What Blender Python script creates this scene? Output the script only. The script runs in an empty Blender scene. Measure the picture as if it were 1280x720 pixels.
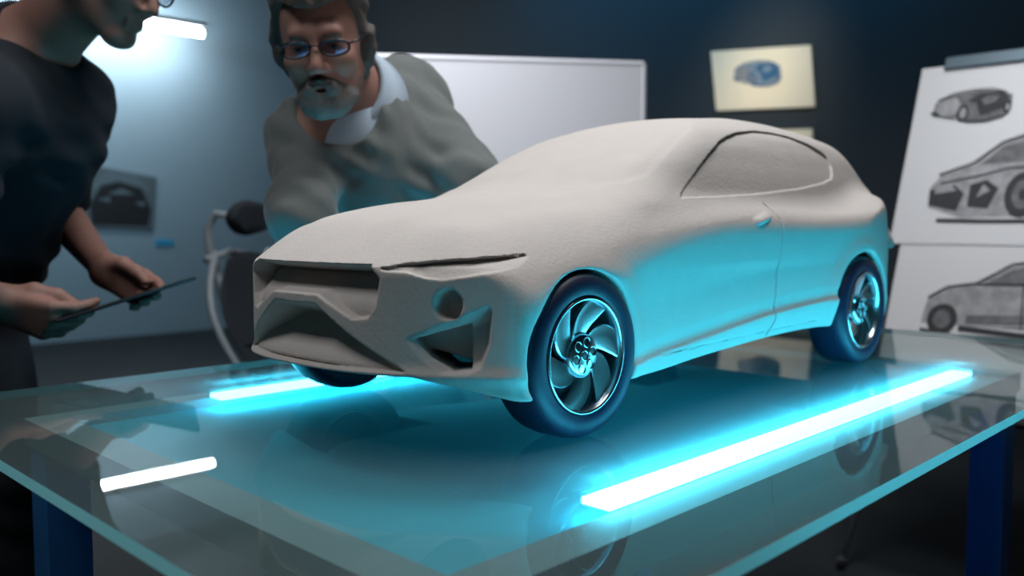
import bpy, bmesh, math, random
import numpy as np
from mathutils import Vector, Matrix

# ------------------------------------------------------------------ camera, light, exposure
TOP = 0.80                     # height of the table top above the floor
CAM_Z = TOP + 0.244
sc = bpy.context.scene
COL = sc.collection
PITCH = math.atan(77 / 1094.0)
HEAD = math.radians(44.294)    # heading measured from +x towards +y
cam_d = bpy.data.cameras.new('camera')
cam = bpy.data.objects.new('camera', cam_d); COL.objects.link(cam)
cam.location = (0, 0, CAM_Z)
cam.rotation_euler = (math.pi / 2 - PITCH, 0, HEAD - math.pi / 2)
cam_d.sensor_width = 36.0
cam_d.lens = 36.0 * 1094 / 1280
cam_d.clip_start = 0.02
cam_d.dof.use_dof = True
cam_d.dof.focus_distance = 1.03
cam_d.dof.aperture_fstop = 3.4
sc.camera = cam

world = bpy.data.worlds.new('world'); sc.world = world
world.use_nodes = True
bgn = world.node_tree.nodes['Background']
bgn.inputs[0].default_value = (0.10, 0.20, 0.30, 1)
bgn.inputs[1].default_value = 0.10

def area(name, loc, target, size, sy, power, color, spread=math.pi):
    l = bpy.data.lights.new(name, 'AREA'); l.shape = 'RECTANGLE'
    l.size = size; l.size_y = sy; l.energy = power; l.color = color; l.spread = spread
    o = bpy.data.objects.new(name, l); COL.objects.link(o); o.location = loc
    o.rotation_euler = (Vector(target) - Vector(loc)).to_track_quat('-Z', 'Y').to_euler()
    return o
WARM = (1.0, 0.99, 0.985)
# overhead softboxes, then area lights aimed at board, walls, print and easel
area('softbox_light', (-0.25, 1.02, 2.80), (1.05, 0.95, 1.1), 0.6, 0.6, 13, WARM)
area('softbox_light', (1.15, 0.66, 3.0), (1.15, 0.93, 1.1), 0.9, 0.7, 36, WARM)
area('whiteboard_light', (1.6, 3.0, 3.3), (3.0, 3.2, 1.3), 0.8, 0.6, 22, (0.93, 0.95, 1.0), math.radians(80))
area('blue_wall_wash', (4.6, 3.6, 3.4), (5.5, 3.6, 2.6), 3.6, 0.15, 12, (0.04, 0.5, 1.0), math.radians(110))  # added unseen light that turns the upper right wall blue
area('back_wall_light', (1.2, 6.2, 3.3), (2.6, 8.4, 1.2), 2.6, 0.4, 60, (0.62, 0.86, 1.0))  # added fill to brighten the back wall, no fixture modelled
area('print_light', (3.9, 2.5, 3.3), (5.5, 3.0, 2.0), 0.3, 0.3, 1.9, (1.0, 0.88, 0.70), math.radians(36))  # added fill that keeps the print cream against the blue wash
area('easel_light', (2.2, 0.4, 3.3), (3.0, 0.7, 1.1), 0.5, 0.5, 5, (0.95, 0.97, 1.0), math.radians(50))

sc.view_settings.view_transform = 'Standard'
sc.view_settings.look = 'None'
sc.view_settings.exposure = 0.0
sc.view_settings.gamma = 1.0
sc.view_settings.use_curve_mapping = False
sc.cycles.use_denoising = True
sc.cycles.max_bounces = 8
sc.cycles.transparent_max_bounces = 16
sc.cycles.caustics_reflective = False
sc.cycles.caustics_refractive = False
sc.cycles.sample_clamp_indirect = 3.0

# ------------------------------------------------------------------ object helpers
def thing(name, label, cat, loc=(0, 0, 0), rotz=0, group=None):
    o = bpy.data.objects.new(name, None); COL.objects.link(o)
    o.empty_display_size = 0.05
    o.location = loc; o.rotation_euler = (0, 0, rotz)
    o['label'] = label; o['category'] = cat
    if group: o['group'] = group
    return o
def tag(o, label, cat, group=None):
    o['label'] = label; o['category'] = cat
    if group: o['group'] = group
    return o
def link_mesh(name, me, mat, parent=None, smooth=False):
    if mat is not None: me.materials.append(mat)
    if smooth: me.polygons.foreach_set('use_smooth', [True] * len(me.polygons))
    o = bpy.data.objects.new(name, me); COL.objects.link(o)
    if parent: o.parent = parent
    return o
def obj(name, bm, mat, parent=None, smooth=False, bevel=0, seg=2):
    me = bpy.data.meshes.new(name); bmesh.ops.recalc_face_normals(bm, faces=bm.faces)
    bm.to_mesh(me); bm.free()
    o = link_mesh(name, me, mat, parent, smooth)
    if bevel:
        m = o.modifiers.new('bevel', 'BEVEL'); m.width = bevel; m.segments = seg; m.limit_method = 'ANGLE'
        m.angle_limit = math.radians(35)
    return o
def struct(o):
    o['kind'] = 'structure'; return o
def box(bm, x0, x1, y0, y1, z0, z1, M=None):
    vs = [bm.verts.new((x, y, z)) for x in (x0, x1) for y in (y0, y1) for z in (z0, z1)]
    for f in ((0, 1, 3, 2), (4, 6, 7, 5), (0, 4, 5, 1), (2, 3, 7, 6), (0, 2, 6, 4), (1, 5, 7, 3)):
        bm.faces.new([vs[i] for i in f])
    if M is not None: bmesh.ops.transform(bm, matrix=M, verts=vs)
    return vs
def tube(bm, pts, r, n=12, cap=True):
    pts = [Vector(p) for p in pts]
    rr = r if isinstance(r, (list, tuple)) else [r] * len(pts)
    rings = []; up = None
    for i, p in enumerate(pts):
        d = (pts[min(i + 1, len(pts) - 1)] - pts[max(i - 1, 0)]).normalized()
        if up is None:
            up = Vector((0, 0, 1)) if abs(d.z) < 0.9 else Vector((1, 0, 0))
        a = d.cross(up).normalized(); b = a.cross(d).normalized(); up = b
        rings.append([bm.verts.new(p + (a * math.cos(t) + b * math.sin(t)) * rr[i]) for t in [2 * math.pi * k / n for k in range(n)]])
    for A, B in zip(rings, rings[1:]):
        for k in range(n): bm.faces.new((A[k], A[(k + 1) % n], B[(k + 1) % n], B[k]))
    if cap:
        bm.faces.new(rings[0][::-1]); bm.faces.new(rings[-1])
    return rings
def lathe(bm, prof, n=64, axis='y', closed=False, c=(0, 0, 0)):
    """profile of (radius, offset along the axis)"""
    rings = []
    for r, h in prof:
        ring = []
        for k in range(n):
            t = 2 * math.pi * k / n
            a, b = r * math.cos(t), r * math.sin(t)
            p = (a, h, b) if axis == 'y' else ((a, b, h) if axis == 'z' else (h, a, b))
            ring.append(bm.verts.new(Vector(p) + Vector(c)))
        rings.append(ring)
    m = len(rings)
    for i in range(m if closed else m - 1):
        A, B = rings[i], rings[(i + 1) % m]
        for k in range(n): bm.faces.new((A[k], A[(k + 1) % n], B[(k + 1) % n], B[k]))
    return rings
def prism(bm, poly, d0, d1, M=None):
    """extrude a 2D polygon (a,b) from d0 to d1: vertices (a, d, b)"""
    A = [bm.verts.new((a, d0, b)) for a, b in poly]; B = [bm.verts.new((a, d1, b)) for a, b in poly]
    n = len(poly)
    bm.faces.new(A); bm.faces.new(B[::-1])
    for i in range(n): bm.faces.new((A[i], B[i], B[(i + 1) % n], A[(i + 1) % n]))
    if M is not None: bmesh.ops.transform(bm, matrix=M, verts=A + B)
    return A + B

# ------------------------------------------------------------------ implicit surfaces -> mesh
def smax(a, b, k):
    h = np.maximum(k - np.abs(a - b), 0.0)
    return np.maximum(a, b) + h * h * (0.25 / k)
def smin(a, b, k): return -smax(-a, -b, k)
def sstep(a, b, x):
    t = np.clip((x - a) / (b - a), 0, 1); return t * t * (3 - 2 * t)
class Curve:
    """smooth interpolation through control points"""
    def __init__(s, pts, n=400):
        x = np.array([p[0] for p in pts], float); y = np.array([p[1] for p in pts], float)
        m = np.gradient(y, x)
        d = np.diff(y) / np.diff(x)
        for i in range(len(x)):            # keep it monotone where the data are
            if 0 < i < len(x) - 1 and d[i - 1] * d[i] <= 0: m[i] = 0
        m[0] = d[0]; m[-1] = d[-1]
        s.X = np.linspace(x[0], x[-1], n); i = np.clip(np.searchsorted(x, s.X) - 1, 0, len(x) - 2)
        h = x[i + 1] - x[i]; t = (s.X - x[i]) / h
        s.Y = ((2 * t**3 - 3 * t**2 + 1) * y[i] + (t**3 - 2 * t**2 + t) * h * m[i]
               + (-2 * t**3 + 3 * t**2) * y[i + 1] + (t**3 - t**2) * h * m[i + 1])
    def __call__(s, v): return np.interp(v, s.X, s.Y)
def sdpoly(px, py, poly):
    """signed distance to a polygon, negative inside"""
    P = np.array(poly, float); n = len(P)
    d = np.full(px.shape, 1e9); ins = np.zeros(px.shape, bool)
    for i in range(n):
        ax, ay = P[i]; bx, by = P[(i + 1) % n]
        ex, ey = bx - ax, by - ay; wx, wy = px - ax, py - ay
        t = np.clip((wx * ex + wy * ey) / (ex * ex + ey * ey), 0, 1)
        d = np.minimum(d, (wx - ex * t)**2 + (wy - ey * t)**2)
        c = (ay > py) != (by > py)
        with np.errstate(divide='ignore', invalid='ignore'):
            xx = ax + (py - ay) * ex / (ey if ey != 0 else 1e-12)
        ins ^= c & (px < xx)
    d = np.sqrt(d)
    return np.where(ins, -d, d)
def sdline(px, py, pts):
    d = np.full(px.shape, 1e9)
    for (ax, ay), (bx, by) in zip(pts, pts[1:]):
        ex, ey = bx - ax, by - ay; wx, wy = px - ax, py - ay
        t = np.clip((wx * ex + wy * ey) / (ex * ex + ey * ey), 0, 1)
        d = np.minimum(d, (wx - ex * t)**2 + (wy - ey * t)**2)
    return np.sqrt(d)
def mesh_field(name, f, lo, hi, h, newton=2, lip=1.6, B=12):
    """naive surface nets over a sparse block grid; f(x,y,z) negative inside"""
    lo = np.array(lo, float); hi = np.array(hi, float)
    nb = np.ceil((hi - lo) / (h * B)).astype(int)
    N = nb * B + 1
    F = np.full(N, 1.0, np.float32)
    I, J, K = np.meshgrid(*[np.arange(n) for n in nb], indexing='ij')
    c = [lo[a] + (q.ravel() + 0.5) * B * h for a, q in enumerate((I, J, K))]
    fc = f(*c)
    act = np.abs(fc) < lip * B * h * 0.87
    ids = np.stack([I.ravel(), J.ravel(), K.ravel()], 1)
    o = np.arange(B + 1); oi, oj, ok = np.meshgrid(o, o, o, indexing='ij')
    for q in np.where(~act & (fc < 0))[0]:
        i, j, k = ids[q] * B; F[i:i + B + 1, j:j + B + 1, k:k + B + 1] = -1
    A = ids[act] * B
    for s in range(0, len(A), 200):
        a = A[s:s + 200]
        gi = (a[:, 0][:, None] + oi.ravel()); gj = (a[:, 1][:, None] + oj.ravel()); gk = (a[:, 2][:, None] + ok.ravel())
        v = f(lo[0] + gi.ravel() * h, lo[1] + gj.ravel() * h, lo[2] + gk.ravel() * h)
        F[gi.ravel(), gj.ravel(), gk.ravel()] = v
    F[0] = F[-1] = 1; F[:, 0] = F[:, -1] = 1; F[:, :, 0] = F[:, :, -1] = 1
    S = F < 0
    n = np.array(F.shape) - 1
    cnt = np.zeros(n, np.uint8)
    for a in (0, 1):
        for b in (0, 1):
            for d in (0, 1): cnt += S[a:a + n[0], b:b + n[1], d:d + n[2]]
    cells = np.argwhere((cnt > 0) & (cnt < 8))
    idx = np.full(n, -1, np.int64); idx[tuple(cells.T)] = np.arange(len(cells))
    acc = np.zeros((len(cells), 3)); w = np.zeros(len(cells))
    corners = [(a, b, d) for a in (0, 1) for b in (0, 1) for d in (0, 1)]
    for p in corners:
        for ax in range(3):
            if p[ax]: continue
            q = list(p); q[ax] = 1
            c0 = cells + np.array(p); c1 = cells + np.array(q)
            f0 = F[tuple(c0.T)].astype(float); f1 = F[tuple(c1.T)].astype(float)
            m = (f0 < 0) != (f1 < 0)
            t = np.where(m, f0 / np.where(m, f0 - f1, 1), 0)
            pt = c0.astype(float); pt[:, ax] += t
            acc[m] += pt[m]; w[m] += 1
    V = lo + acc / w[:, None] * h
    quads = []
    for ax in range(3):
        a1, a2 = (ax + 1) % 3, (ax + 2) % 3
        sl0 = [slice(1, -1)] * 3; sl1 = [slice(1, -1)] * 3
        sl0[ax] = slice(0, -1); sl1[ax] = slice(1, None)
        s0, s1 = S[tuple(sl0)], S[tuple(sl1)]
        e = np.argwhere(s0 != s1)
        g = e.copy()
        for b in range(3):
            if b != ax: g[:, b] += 1
        neg = s0[tuple(e.T)]
        def cell(d1, d2):
            c_ = g.copy(); c_[:, a1] -= d1; c_[:, a2] -= d2
            return idx[tuple(c_.T)]
        q = np.stack([cell(0, 0), cell(1, 0), cell(1, 1), cell(0, 1)], 1)
        q[~neg] = q[~neg][:, ::-1]
        quads.append(q)
    Q = np.concatenate(quads); Q = Q[(Q >= 0).all(1)]
    V0 = V.copy(); e = 0.25 * h
    for _ in range(newton):
        x, y, z = V.T
        v = f(x, y, z)
        g = np.stack([f(x + e, y, z) - f(x - e, y, z), f(x, y + e, z) - f(x, y - e, z), f(x, y, z + e) - f(x, y, z - e)], 1) / (2 * e)
        gg = (g * g).sum(1) + 1e-3
        st = -(v / gg)[:, None] * g
        ln = np.linalg.norm(st, axis=1, keepdims=True)
        st *= np.minimum(1, 0.4 * h / np.maximum(ln, 1e-9))
        V = V + 0.9 * st
    V = V0 + np.clip(V - V0, -0.7 * h, 0.7 * h)
    me = bpy.data.meshes.new(name)
    me.vertices.add(len(V)); me.vertices.foreach_set('co', V.astype(np.float32).ravel())
    me.loops.add(len(Q) * 4); me.loops.foreach_set('vertex_index', Q.astype(np.int32).ravel())
    me.polygons.add(len(Q)); me.polygons.foreach_set('loop_start', np.arange(0, len(Q) * 4, 4, dtype=np.int32))
    me.polygons.foreach_set('loop_total', np.full(len(Q), 4, np.int32))
    me.update(calc_edges=True); me.validate()
    me.polygons.foreach_set('use_smooth', [True] * len(me.polygons))
    return me

# ------------------------------------------------------------------ materials
def mat(name, color, rough=0.6, metal=0.0, bump=0.0, bscale=200.0, var=0.0, vscale=20.0, spec=0.5, coat=0.0, sheen=0.0, bdetail=4, bdist=0.002):
    m = bpy.data.materials.new(name); m.use_nodes = True
    nt = m.node_tree; b = nt.nodes['Principled BSDF']
    b.inputs['Base Color'].default_value = (*color, 1)
    b.inputs['Roughness'].default_value = rough; b.inputs['Metallic'].default_value = metal
    b.inputs['Specular IOR Level'].default_value = spec
    b.inputs['Coat Weight'].default_value = coat
    b.inputs['Sheen Weight'].default_value = sheen
    tc = nt.nodes.new('ShaderNodeTexCoord')
    if bump:
        n = nt.nodes.new('ShaderNodeTexNoise'); n.inputs['Scale'].default_value = bscale; n.inputs['Detail'].default_value = bdetail
        bp = nt.nodes.new('ShaderNodeBump'); bp.inputs['Strength'].default_value = bump; bp.inputs['Distance'].default_value = bdist
        nt.links.new(tc.outputs['Object'], n.inputs['Vector']); nt.links.new(n.outputs['Fac'], bp.inputs['Height'])
        nt.links.new(bp.outputs['Normal'], b.inputs['Normal'])
    if var:
        n = nt.nodes.new('ShaderNodeTexNoise'); n.inputs['Scale'].default_value = vscale; n.inputs['Detail'].default_value = 5
        r = nt.nodes.new('ShaderNodeMapRange'); r.inputs['To Min'].default_value = 1 - var; r.inputs['To Max'].default_value = 1 + var
        mx = nt.nodes.new('ShaderNodeVectorMath'); mx.operation = 'SCALE'
        mx.inputs[0].default_value = color
        nt.links.new(tc.outputs['Object'], n.inputs['Vector']); nt.links.new(n.outputs['Fac'], r.inputs['Value'])
        nt.links.new(r.outputs[0], mx.inputs['Scale']); nt.links.new(mx.outputs[0], b.inputs['Base Color'])
    return m
def emis(name, color, strength):
    m = bpy.data.materials.new(name); m.use_nodes = True
    nt = m.node_tree; nt.nodes.remove(nt.nodes['Principled BSDF'])
    e = nt.nodes.new('ShaderNodeEmission'); e.inputs[0].default_value = (*color, 1); e.inputs[1].default_value = strength
    nt.links.new(e.outputs[0], nt.nodes['Material Output'].inputs[0])
    return m
CAR_H = 0.0022

# ------------------------------------------------------------------ room shell
m_floor = mat('dark_concrete', (0.012, 0.015, 0.018), 0.6, var=0.5, vscale=2.5, bump=0.1, bscale=6, spec=0.2)
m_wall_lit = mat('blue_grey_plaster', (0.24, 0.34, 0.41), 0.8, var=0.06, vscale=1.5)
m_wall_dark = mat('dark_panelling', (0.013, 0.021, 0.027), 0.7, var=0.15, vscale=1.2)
m_wall_blue = mat('deep_blue_paint', (0.022, 0.075, 0.12), 0.7, var=0.1, vscale=1.0)
m_ceil = mat('dark_ceiling', (0.10, 0.13, 0.15), 0.8)
X0, X1, Y0, Y1, H = -3.0, 5.5, -3.5, 8.4, 3.6
def slab(name, x0, x1, y0, y1, z0, z1, m):
    bm = bmesh.new(); box(bm, x0, x1, y0, y1, z0, z1); return struct(obj(name, bm, m))
slab('floor', X0 - .1, X1 + .1, Y0 - .1, Y1 + .1, -0.1, 0, m_floor)
slab('ceiling', X0 - .1, X1 + .1, Y0 - .1, Y1 + .1, H, H + .1, m_ceil)
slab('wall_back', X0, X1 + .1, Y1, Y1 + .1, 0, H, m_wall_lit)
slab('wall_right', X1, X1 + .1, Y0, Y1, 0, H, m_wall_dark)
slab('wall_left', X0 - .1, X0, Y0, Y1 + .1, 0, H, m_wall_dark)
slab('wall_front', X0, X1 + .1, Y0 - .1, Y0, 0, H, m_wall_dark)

# ------------------------------------------------------------------ glass table
def glass_mat():
    m = bpy.data.materials.new('green_glass'); m.use_nodes = True
    nt = m.node_tree; nt.nodes.remove(nt.nodes['Principled BSDF'])
    tr = nt.nodes.new('ShaderNodeBsdfTransparent'); tr.inputs[0].default_value = (0.86, 0.95, 0.94, 1)
    tl = nt.nodes.new('ShaderNodeBsdfTranslucent'); tl.inputs[0].default_value = (0.60, 0.80, 0.84, 1)
    df = nt.nodes.new('ShaderNodeBsdfDiffuse'); df.inputs[0].default_value = (0.60, 0.80, 0.84, 1)
    gl = nt.nodes.new('ShaderNodeBsdfGlossy'); gl.inputs['Roughness'].default_value = 0.012
    fr = nt.nodes.new('ShaderNodeFresnel'); fr.inputs[0].default_value = 1.52
    m1 = nt.nodes.new('ShaderNodeMixShader'); m1.inputs[0].default_value = 0.30
    m2 = nt.nodes.new('ShaderNodeMixShader'); m2.inputs[0].default_value = GLASS_MILK
    m3 = nt.nodes.new('ShaderNodeMixShader')
    L = nt.links.new
    L(tl.outputs[0], m1.inputs[1]); L(df.outputs[0], m1.inputs[2])
    L(tr.outputs[0], m2.inputs[1]); L(m1.outputs[0], m2.inputs[2])
    ge = nt.nodes.new('ShaderNodeNewGeometry'); iv = nt.nodes.new('ShaderNodeMath'); iv.operation = 'SUBTRACT'; iv.inputs[0].default_value = 1
    ml = nt.nodes.new('ShaderNodeMath'); ml.operation = 'MULTIPLY'      # the mirror-like skin is on the outer faces only
    L(ge.outputs['Backfacing'], iv.inputs[1]); L(iv.outputs[0], ml.inputs[0]); L(fr.outputs[0], ml.inputs[1])
    L(ml.outputs[0], m3.inputs[0]); L(m2.outputs[0], m3.inputs[1]); L(gl.outputs[0], m3.inputs[2])
    L(m3.outputs[0], nt.nodes['Material Output'].inputs[0])
    return m
GLASS_MILK = 0.15
m_glass = glass_mat()
m_edge = bpy.data.materials.new('glass_edge'); m_edge.use_nodes = True
_nt = m_edge.node_tree; b = _nt.nodes['Principled BSDF']
b.inputs['Base Color'].default_value = (0.16, 0.42, 0.44, 1); b.inputs['Roughness'].default_value = 0.25
_t = _nt.nodes.new('ShaderNodeBsdfTranslucent'); _t.inputs[0].default_value = (0.45, 0.85, 0.86, 1)
_m = _nt.nodes.new('ShaderNodeMixShader'); _m.inputs[0].default_value = 0.6
_nt.links.new(b.outputs[0], _m.inputs[1]); _nt.links.new(_t.outputs[0], _m.inputs[2])
_nt.links.new(_m.outputs[0], _nt.nodes['Material Output'].inputs[0])
m_frame = mat('satin_aluminium_rail', (0.26, 0.31, 0.34), 0.5, 0.3)
m_leg = mat('blue_lit_steel', (0.06, 0.28, 0.74), 0.5, 0.0)  # vivid blue in the colour stands in for strip light on the legs
m_tray = mat('frosted_tray', (0.06, 0.62, 0.82), 0.7)
LED = (0.075, 0.73, 1.0)
_nt = m_tray.node_tree; _t = _nt.nodes.new('ShaderNodeBsdfTranslucent'); _t.inputs[0].default_value = (0.10, 0.45, 0.65, 1)
_m = _nt.nodes.new('ShaderNodeMixShader'); _m.inputs[0].default_value = 0.35
_nt.links.new(_nt.nodes['Principled BSDF'].outputs[0], _m.inputs[1]); _nt.links.new(_t.outputs[0], _m.inputs[2])
_nt.links.new(_m.outputs[0], _nt.nodes['Material Output'].inputs[0])
m_led = emis('cyan_led', LED, 31.0)

table = thing('glass_table', 'large glass topped table with blue-lit steel legs and cyan light strips under the glass', 'table', (0, 0, 0))
GX0, GX1, GY0, GY1, GT = 0.271, 2.12, 0.317, 1.436, 0.012
bm = bmesh.new(); box(bm, GX0, GX1, GY0, GY1, TOP - GT, TOP)
me = bpy.data.meshes.new('glass_top'); bmesh.ops.recalc_face_normals(bm, faces=bm.faces); bm.to_mesh(me); bm.free()
gtop = link_mesh('glass_top', me, m_glass, table); me.materials.append(m_edge)
for p in me.polygons:
    if abs(p.normal.z) < 0.5: p.material_index = 1
FX0, FX1, FY0, FY1 = 0.392, 1.83, 0.452, 1.348
bm = bmesh.new()
z1, z0 = TOP - GT - 0.015, TOP - GT - 0.052
rail = 0.048
box(bm, FX0, FX1, FY0, FY0 + rail, z0, z1); box(bm, FX0, FX1, FY1 - rail, FY1, z0, z1)
box(bm, FX0, FX0 + rail, FY0 + rail, FY1 - rail, z0, z1); box(bm, FX1 - rail, FX1, FY0 + rail, FY1 - rail, z0, z1)
obj('frame', bm, m_frame, table)
bm = bmesh.new(); box(bm, FX0 + rail, FX1 - rail, FY0 + rail, FY1 - rail, TOP - GT - .033, TOP - GT - .029)
obj('tray', bm, m_tray, table)
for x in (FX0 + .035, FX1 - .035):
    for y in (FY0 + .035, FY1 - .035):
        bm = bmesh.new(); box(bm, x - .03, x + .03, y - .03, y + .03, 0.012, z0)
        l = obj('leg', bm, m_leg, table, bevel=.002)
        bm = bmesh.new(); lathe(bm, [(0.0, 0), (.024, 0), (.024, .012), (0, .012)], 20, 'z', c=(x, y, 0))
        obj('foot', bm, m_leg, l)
for y in (.514, 1.268):
    bm = bmesh.new(); box(bm, 0.64, 1.69, y - .0180, y + .0180, TOP - GT - .012, TOP - GT - .004)
    obj('light_strip', bm, m_led, table, bevel=.002)

# ------------------------------------------------------------------ clay car model
AX, AY = 0.765, 0.885          # front axle position; centre line of the car
WB = 0.773
c_hood = Curve([(-.26, .16), (-.225, .198), (-.205, .216), (-.17, .237), (-.12, .256), (-.06, .269), (0, .279), (.10, .291), (.17, .298), (.30, .303), (.80, .316), (.9, .332), (.97, .322), (1.02, .300), (1.06, .25)])
c_wp = Curve([(-.25, .2), (-.16, .252), (-.10, .262), (0, .2595), (.13, .251), (.3, .246), (.5, .247), (.66, .253), (.78, .260), (.88, .259), (.96, .248), (1.03, .218), (1.06, .18)])
c_dz = Curve([(.03, -.016), (.058, -.006), (.074, -.003), (.080, -.007), (.10, -.0075), (.135, -.008), (.17, -.004), (.205, 0), (.228, .0005), (.240, -.003), (.252, -.012), (.266, -.024), (.285, -.037), (.31, -.055), (.36, -.10)])
c_rise = Curve([(-.25, -.022), (0, -.010), (.2, .009), (.5, .038), (.7, .047), (.85, .042), (1.05, .02)])
c_bot = Curve([(-.26, .062), (-.08, .057), (.13, .057), (.3, .066), (.6, .076), (.9, .07), (1.05, .095)])
c_front = Curve([(0, -.220), (.06, -.217), (.10, -.209), (.135, -.195), (.17, -.173), (.205, -.147), (.23, -.127), (.248, -.112), (.260, -.095), (.268, -.06), (.29, .1)])
c_rear = Curve([(0, 1.025), (.10, 1.018), (.16, 1.0), (.20, .972), (.235, .925), (.255, .86), (.27, .7)])
c_gw = Curve([(.22, .228), (.27, .214), (.30, .204), (.34, .190), (.375, .174), (.40, .155), (.42, .125), (.44, .08)])
c_roof = Curve([(.05, .262), (.12, .292), (.20, .333), (.28, .370), (.36, .402), (.44, .420), (.52, .428), (.60, .435), (.70, .437), (.79, .433), (.86, .424), (.905, .411), (.93, .385), (.965, .345), (1.0, .300), (1.06, .20)])
GR_U = [(-.118, .203), (-.132, .188), (-.128, .160), (-.118, .145), (-.100, .143), (-.045, .168), (.045, .168), (.100, .143), (.118, .145), (.128, .160), (.132, .188), (.118, .203)]
GR_L = [(-.160, .088), (-.043, .157), (.043, .157), (.160, .088)]
SLIT = [(-.199, .1985), (-.176, .2045), (-.151, .208), (-.115, .2115), (-.072, .214), (-.069, .2115), (-.090, .2015), (-.13, .194), (-.157, .1875), (-.168, .189), (-.179, .195), (-.190, .196)]
INTK = [(.158, .124), (.228, .160), (.2315, .154), (.229, .118), (.222, .094), (.212, .088), (.190, .088), (.172, .104)]
INTK2 = [(.150, .1245), (.234, .142), (.234, .092), (.208, .090), (.176, .104)]   # along a tunnel that runs inwards at 45 degrees
WIN = [(.246, .280), (.275, .295), (.301, .311), (.33, .330), (.37, .352), (.412, .372), (.45, .384), (.49, .393), (.56, .402), (.62, .404), (.68, .401), (.74, .392), (.79, .379), (.802, .371), (.806, .355), (.797, .340), (.78, .329), (.733, .320), (.62, .306), (.48, .294), (.357, .285)]
DOOR = [(.478, .278), (.484, .25), (.484, .21), (.478, .15), (.470, .10), (.460, .085), (.452, .066)]
DOORF = [(.118, .262), (.135, .22), (.14, .16), (.135, .09)]
def car_body(x, y, z):
    u = x; v = np.abs(y)
    zr = z - c_rise(u)
    W = c_wp(u) + c_dz(zr)
    ra = np.hypot(u, z - .096); rb = np.hypot(u - WB, z - .096)
    W = W + .004 * np.exp(-((ra - .112) / .016)**2) * (z > .04) + .005 * np.exp(-((rb - .112) / .018)**2)
    W = W + .020 * np.exp(-((u - .86) / .15)**2 - ((z - .288) / .028)**2)          # rear haunch
    W = W + .006 * np.exp(-((u - .02) / .15)**2 - ((z - .245) / .02)**2)           # front wing
    # door handle and its hollow
    W = W + .0070 * np.exp(-(((u - .432) / .026)**4 + ((z - .256 - .2 * (u - .43)) / .0052)**4))
    W = W + .0050 * np.exp(-(((u - .825) / .022)**2 + ((z - .262 + .5 * (u - .825)) / .004)**2))
    fs = (v - W) * .96
    vv = np.minimum(v, .30)
    top = c_hood(u) - .62 * vv**2 - (6.0 - 4.8 * sstep(.05, .35, u)) * np.maximum(vv - .17, 0)**2
    top = top + .0035 * np.exp(-((vv - (.085 + .25 * np.clip(u + .1, 0, .3))) / .022)**2) * sstep(.2, .1, u)   # power bulge
    ft = (z - top) * .93
    uf = c_front(vv) + .16 * np.maximum(z - .19, 0) + 1.3 * np.maximum(z - .200, 0) + .25 * np.maximum(.085 - z, 0) - .006 * np.exp(-((z - .084) / .008)**2)
    fu = (uf - u) * (.96 - .35 * sstep(.15, .25, vv))
    ur = c_rear(vv) - .22 * np.maximum(z - .19, 0) - .2 * np.maximum(.12 - z, 0)
    fr = (u - ur) * (.96 - .3 * sstep(.15, .25, vv))
    zb = c_bot(u) + .024 * np.clip((.248 - vv) / .085, 0, 1) * sstep(-.06, -.13, u)
    fb = zb - z
    low = smax(ft, fs, .026)
    low = smax(low, fu, .012)
    low = smax(low, fr, .02)
    low = smax(low, fb, .006)
    # greenhouse
    rf = c_roof(u) - .55 * vv**2 * (1 + .6 * sstep(.2, .0, u))
    slope = .80
    gt = (z - rf) * slope
    gw = c_gw(z) - .02 * sstep(.62, .98, u) - .035 * sstep(.34, .12, u) * sstep(.27, .33, z)
    gs = (v - gw) * .9
    g = smax(gt, gs, .030)
    g = smax(g, .2 - z, .01)
    g = smax(g, -(u - .02), .01)
    # windscreen and its pillars: a very shallow step
    ws = sdpoly(u, vv, [(.13, -.05), (.14, .10), (.155, .145), (.18, .170), (.22, .176), (.30, .165), (.37, .148), (.41, .125), (.43, .09), (.44, -.05)])
    g = g + .0016 * sstep(.007, -.007, ws) * (z > .27)
    # side windows
    wn = sdpoly(u, z, WIN)
    wd = np.minimum(.0018 + .0026 * sstep(.30, .38, z), np.clip(-wn * 1.6, 0, None) + .0004)
    g = np.where(v > .1, np.maximum(g, np.minimum(-wn * .8, g + wd)), g)
    f = smin(low, g, .022)
    # character line along the doors
    # grille openings
    fr_ok = u < .05
    def cut(f, sd, D, k=.0015):
        return smax(f, np.minimum(-sd, f + D), k)
    q = sdpoly(y, z, GR_U)
    Du = .010 + .030 * sstep(.150, .205, z) 
    rampu = np.clip(-q * 3.6, 0, None)
    f1 = cut(f, q, np.minimum(Du, rampu + .001))
    q = sdpoly(y, z, GR_L)
    Dl = .006 + .042 * sstep(.088, .150, z)
    f2 = cut(f, q, np.minimum(Dl, np.clip(-q * 3.0, 0, None) + .001))
    q = np.where(v > .12, sdpoly(u, z, SLIT), .05)
    ds = np.clip(np.minimum(-q * 3.5, .0030 + (z - np.interp(u, [-.199, -.179, -.165, -.13, -.07], [.1965, .195, .1885, .194, .2115])) * .65), .0006, .014)
    f3 = cut(f, q, ds, .0008)
    q = np.hypot((v - .1945) * 1.3, z - .1615) - .0165
    f4 = cut(f, q, .018)
    q = sdpoly(v, z, INTK)
    f5 = cut(f, q, np.minimum(.013, np.clip(-q * 1.1, 0, None) + .0008))
    q = sdpoly(v + .9 * (u + .16), z, INTK2) * .75
    f5 = np.maximum(f5, np.minimum(-q, f + .028))
    ff = np.maximum(np.maximum(np.maximum(f1, f2), np.maximum(f3, f4)), f5)
    f = np.where(fr_ok, ff, f)
    # panel gaps
    dl = sdline(u, z, DOOR)
    f = np.where(v > .15, np.maximum(f, np.minimum(.0016 - dl, f + .0048)), f)
    dl = sdline(u, z, [(.165, .0805), (.3, .083), (.45, .086), (.62, .0905)])
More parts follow.
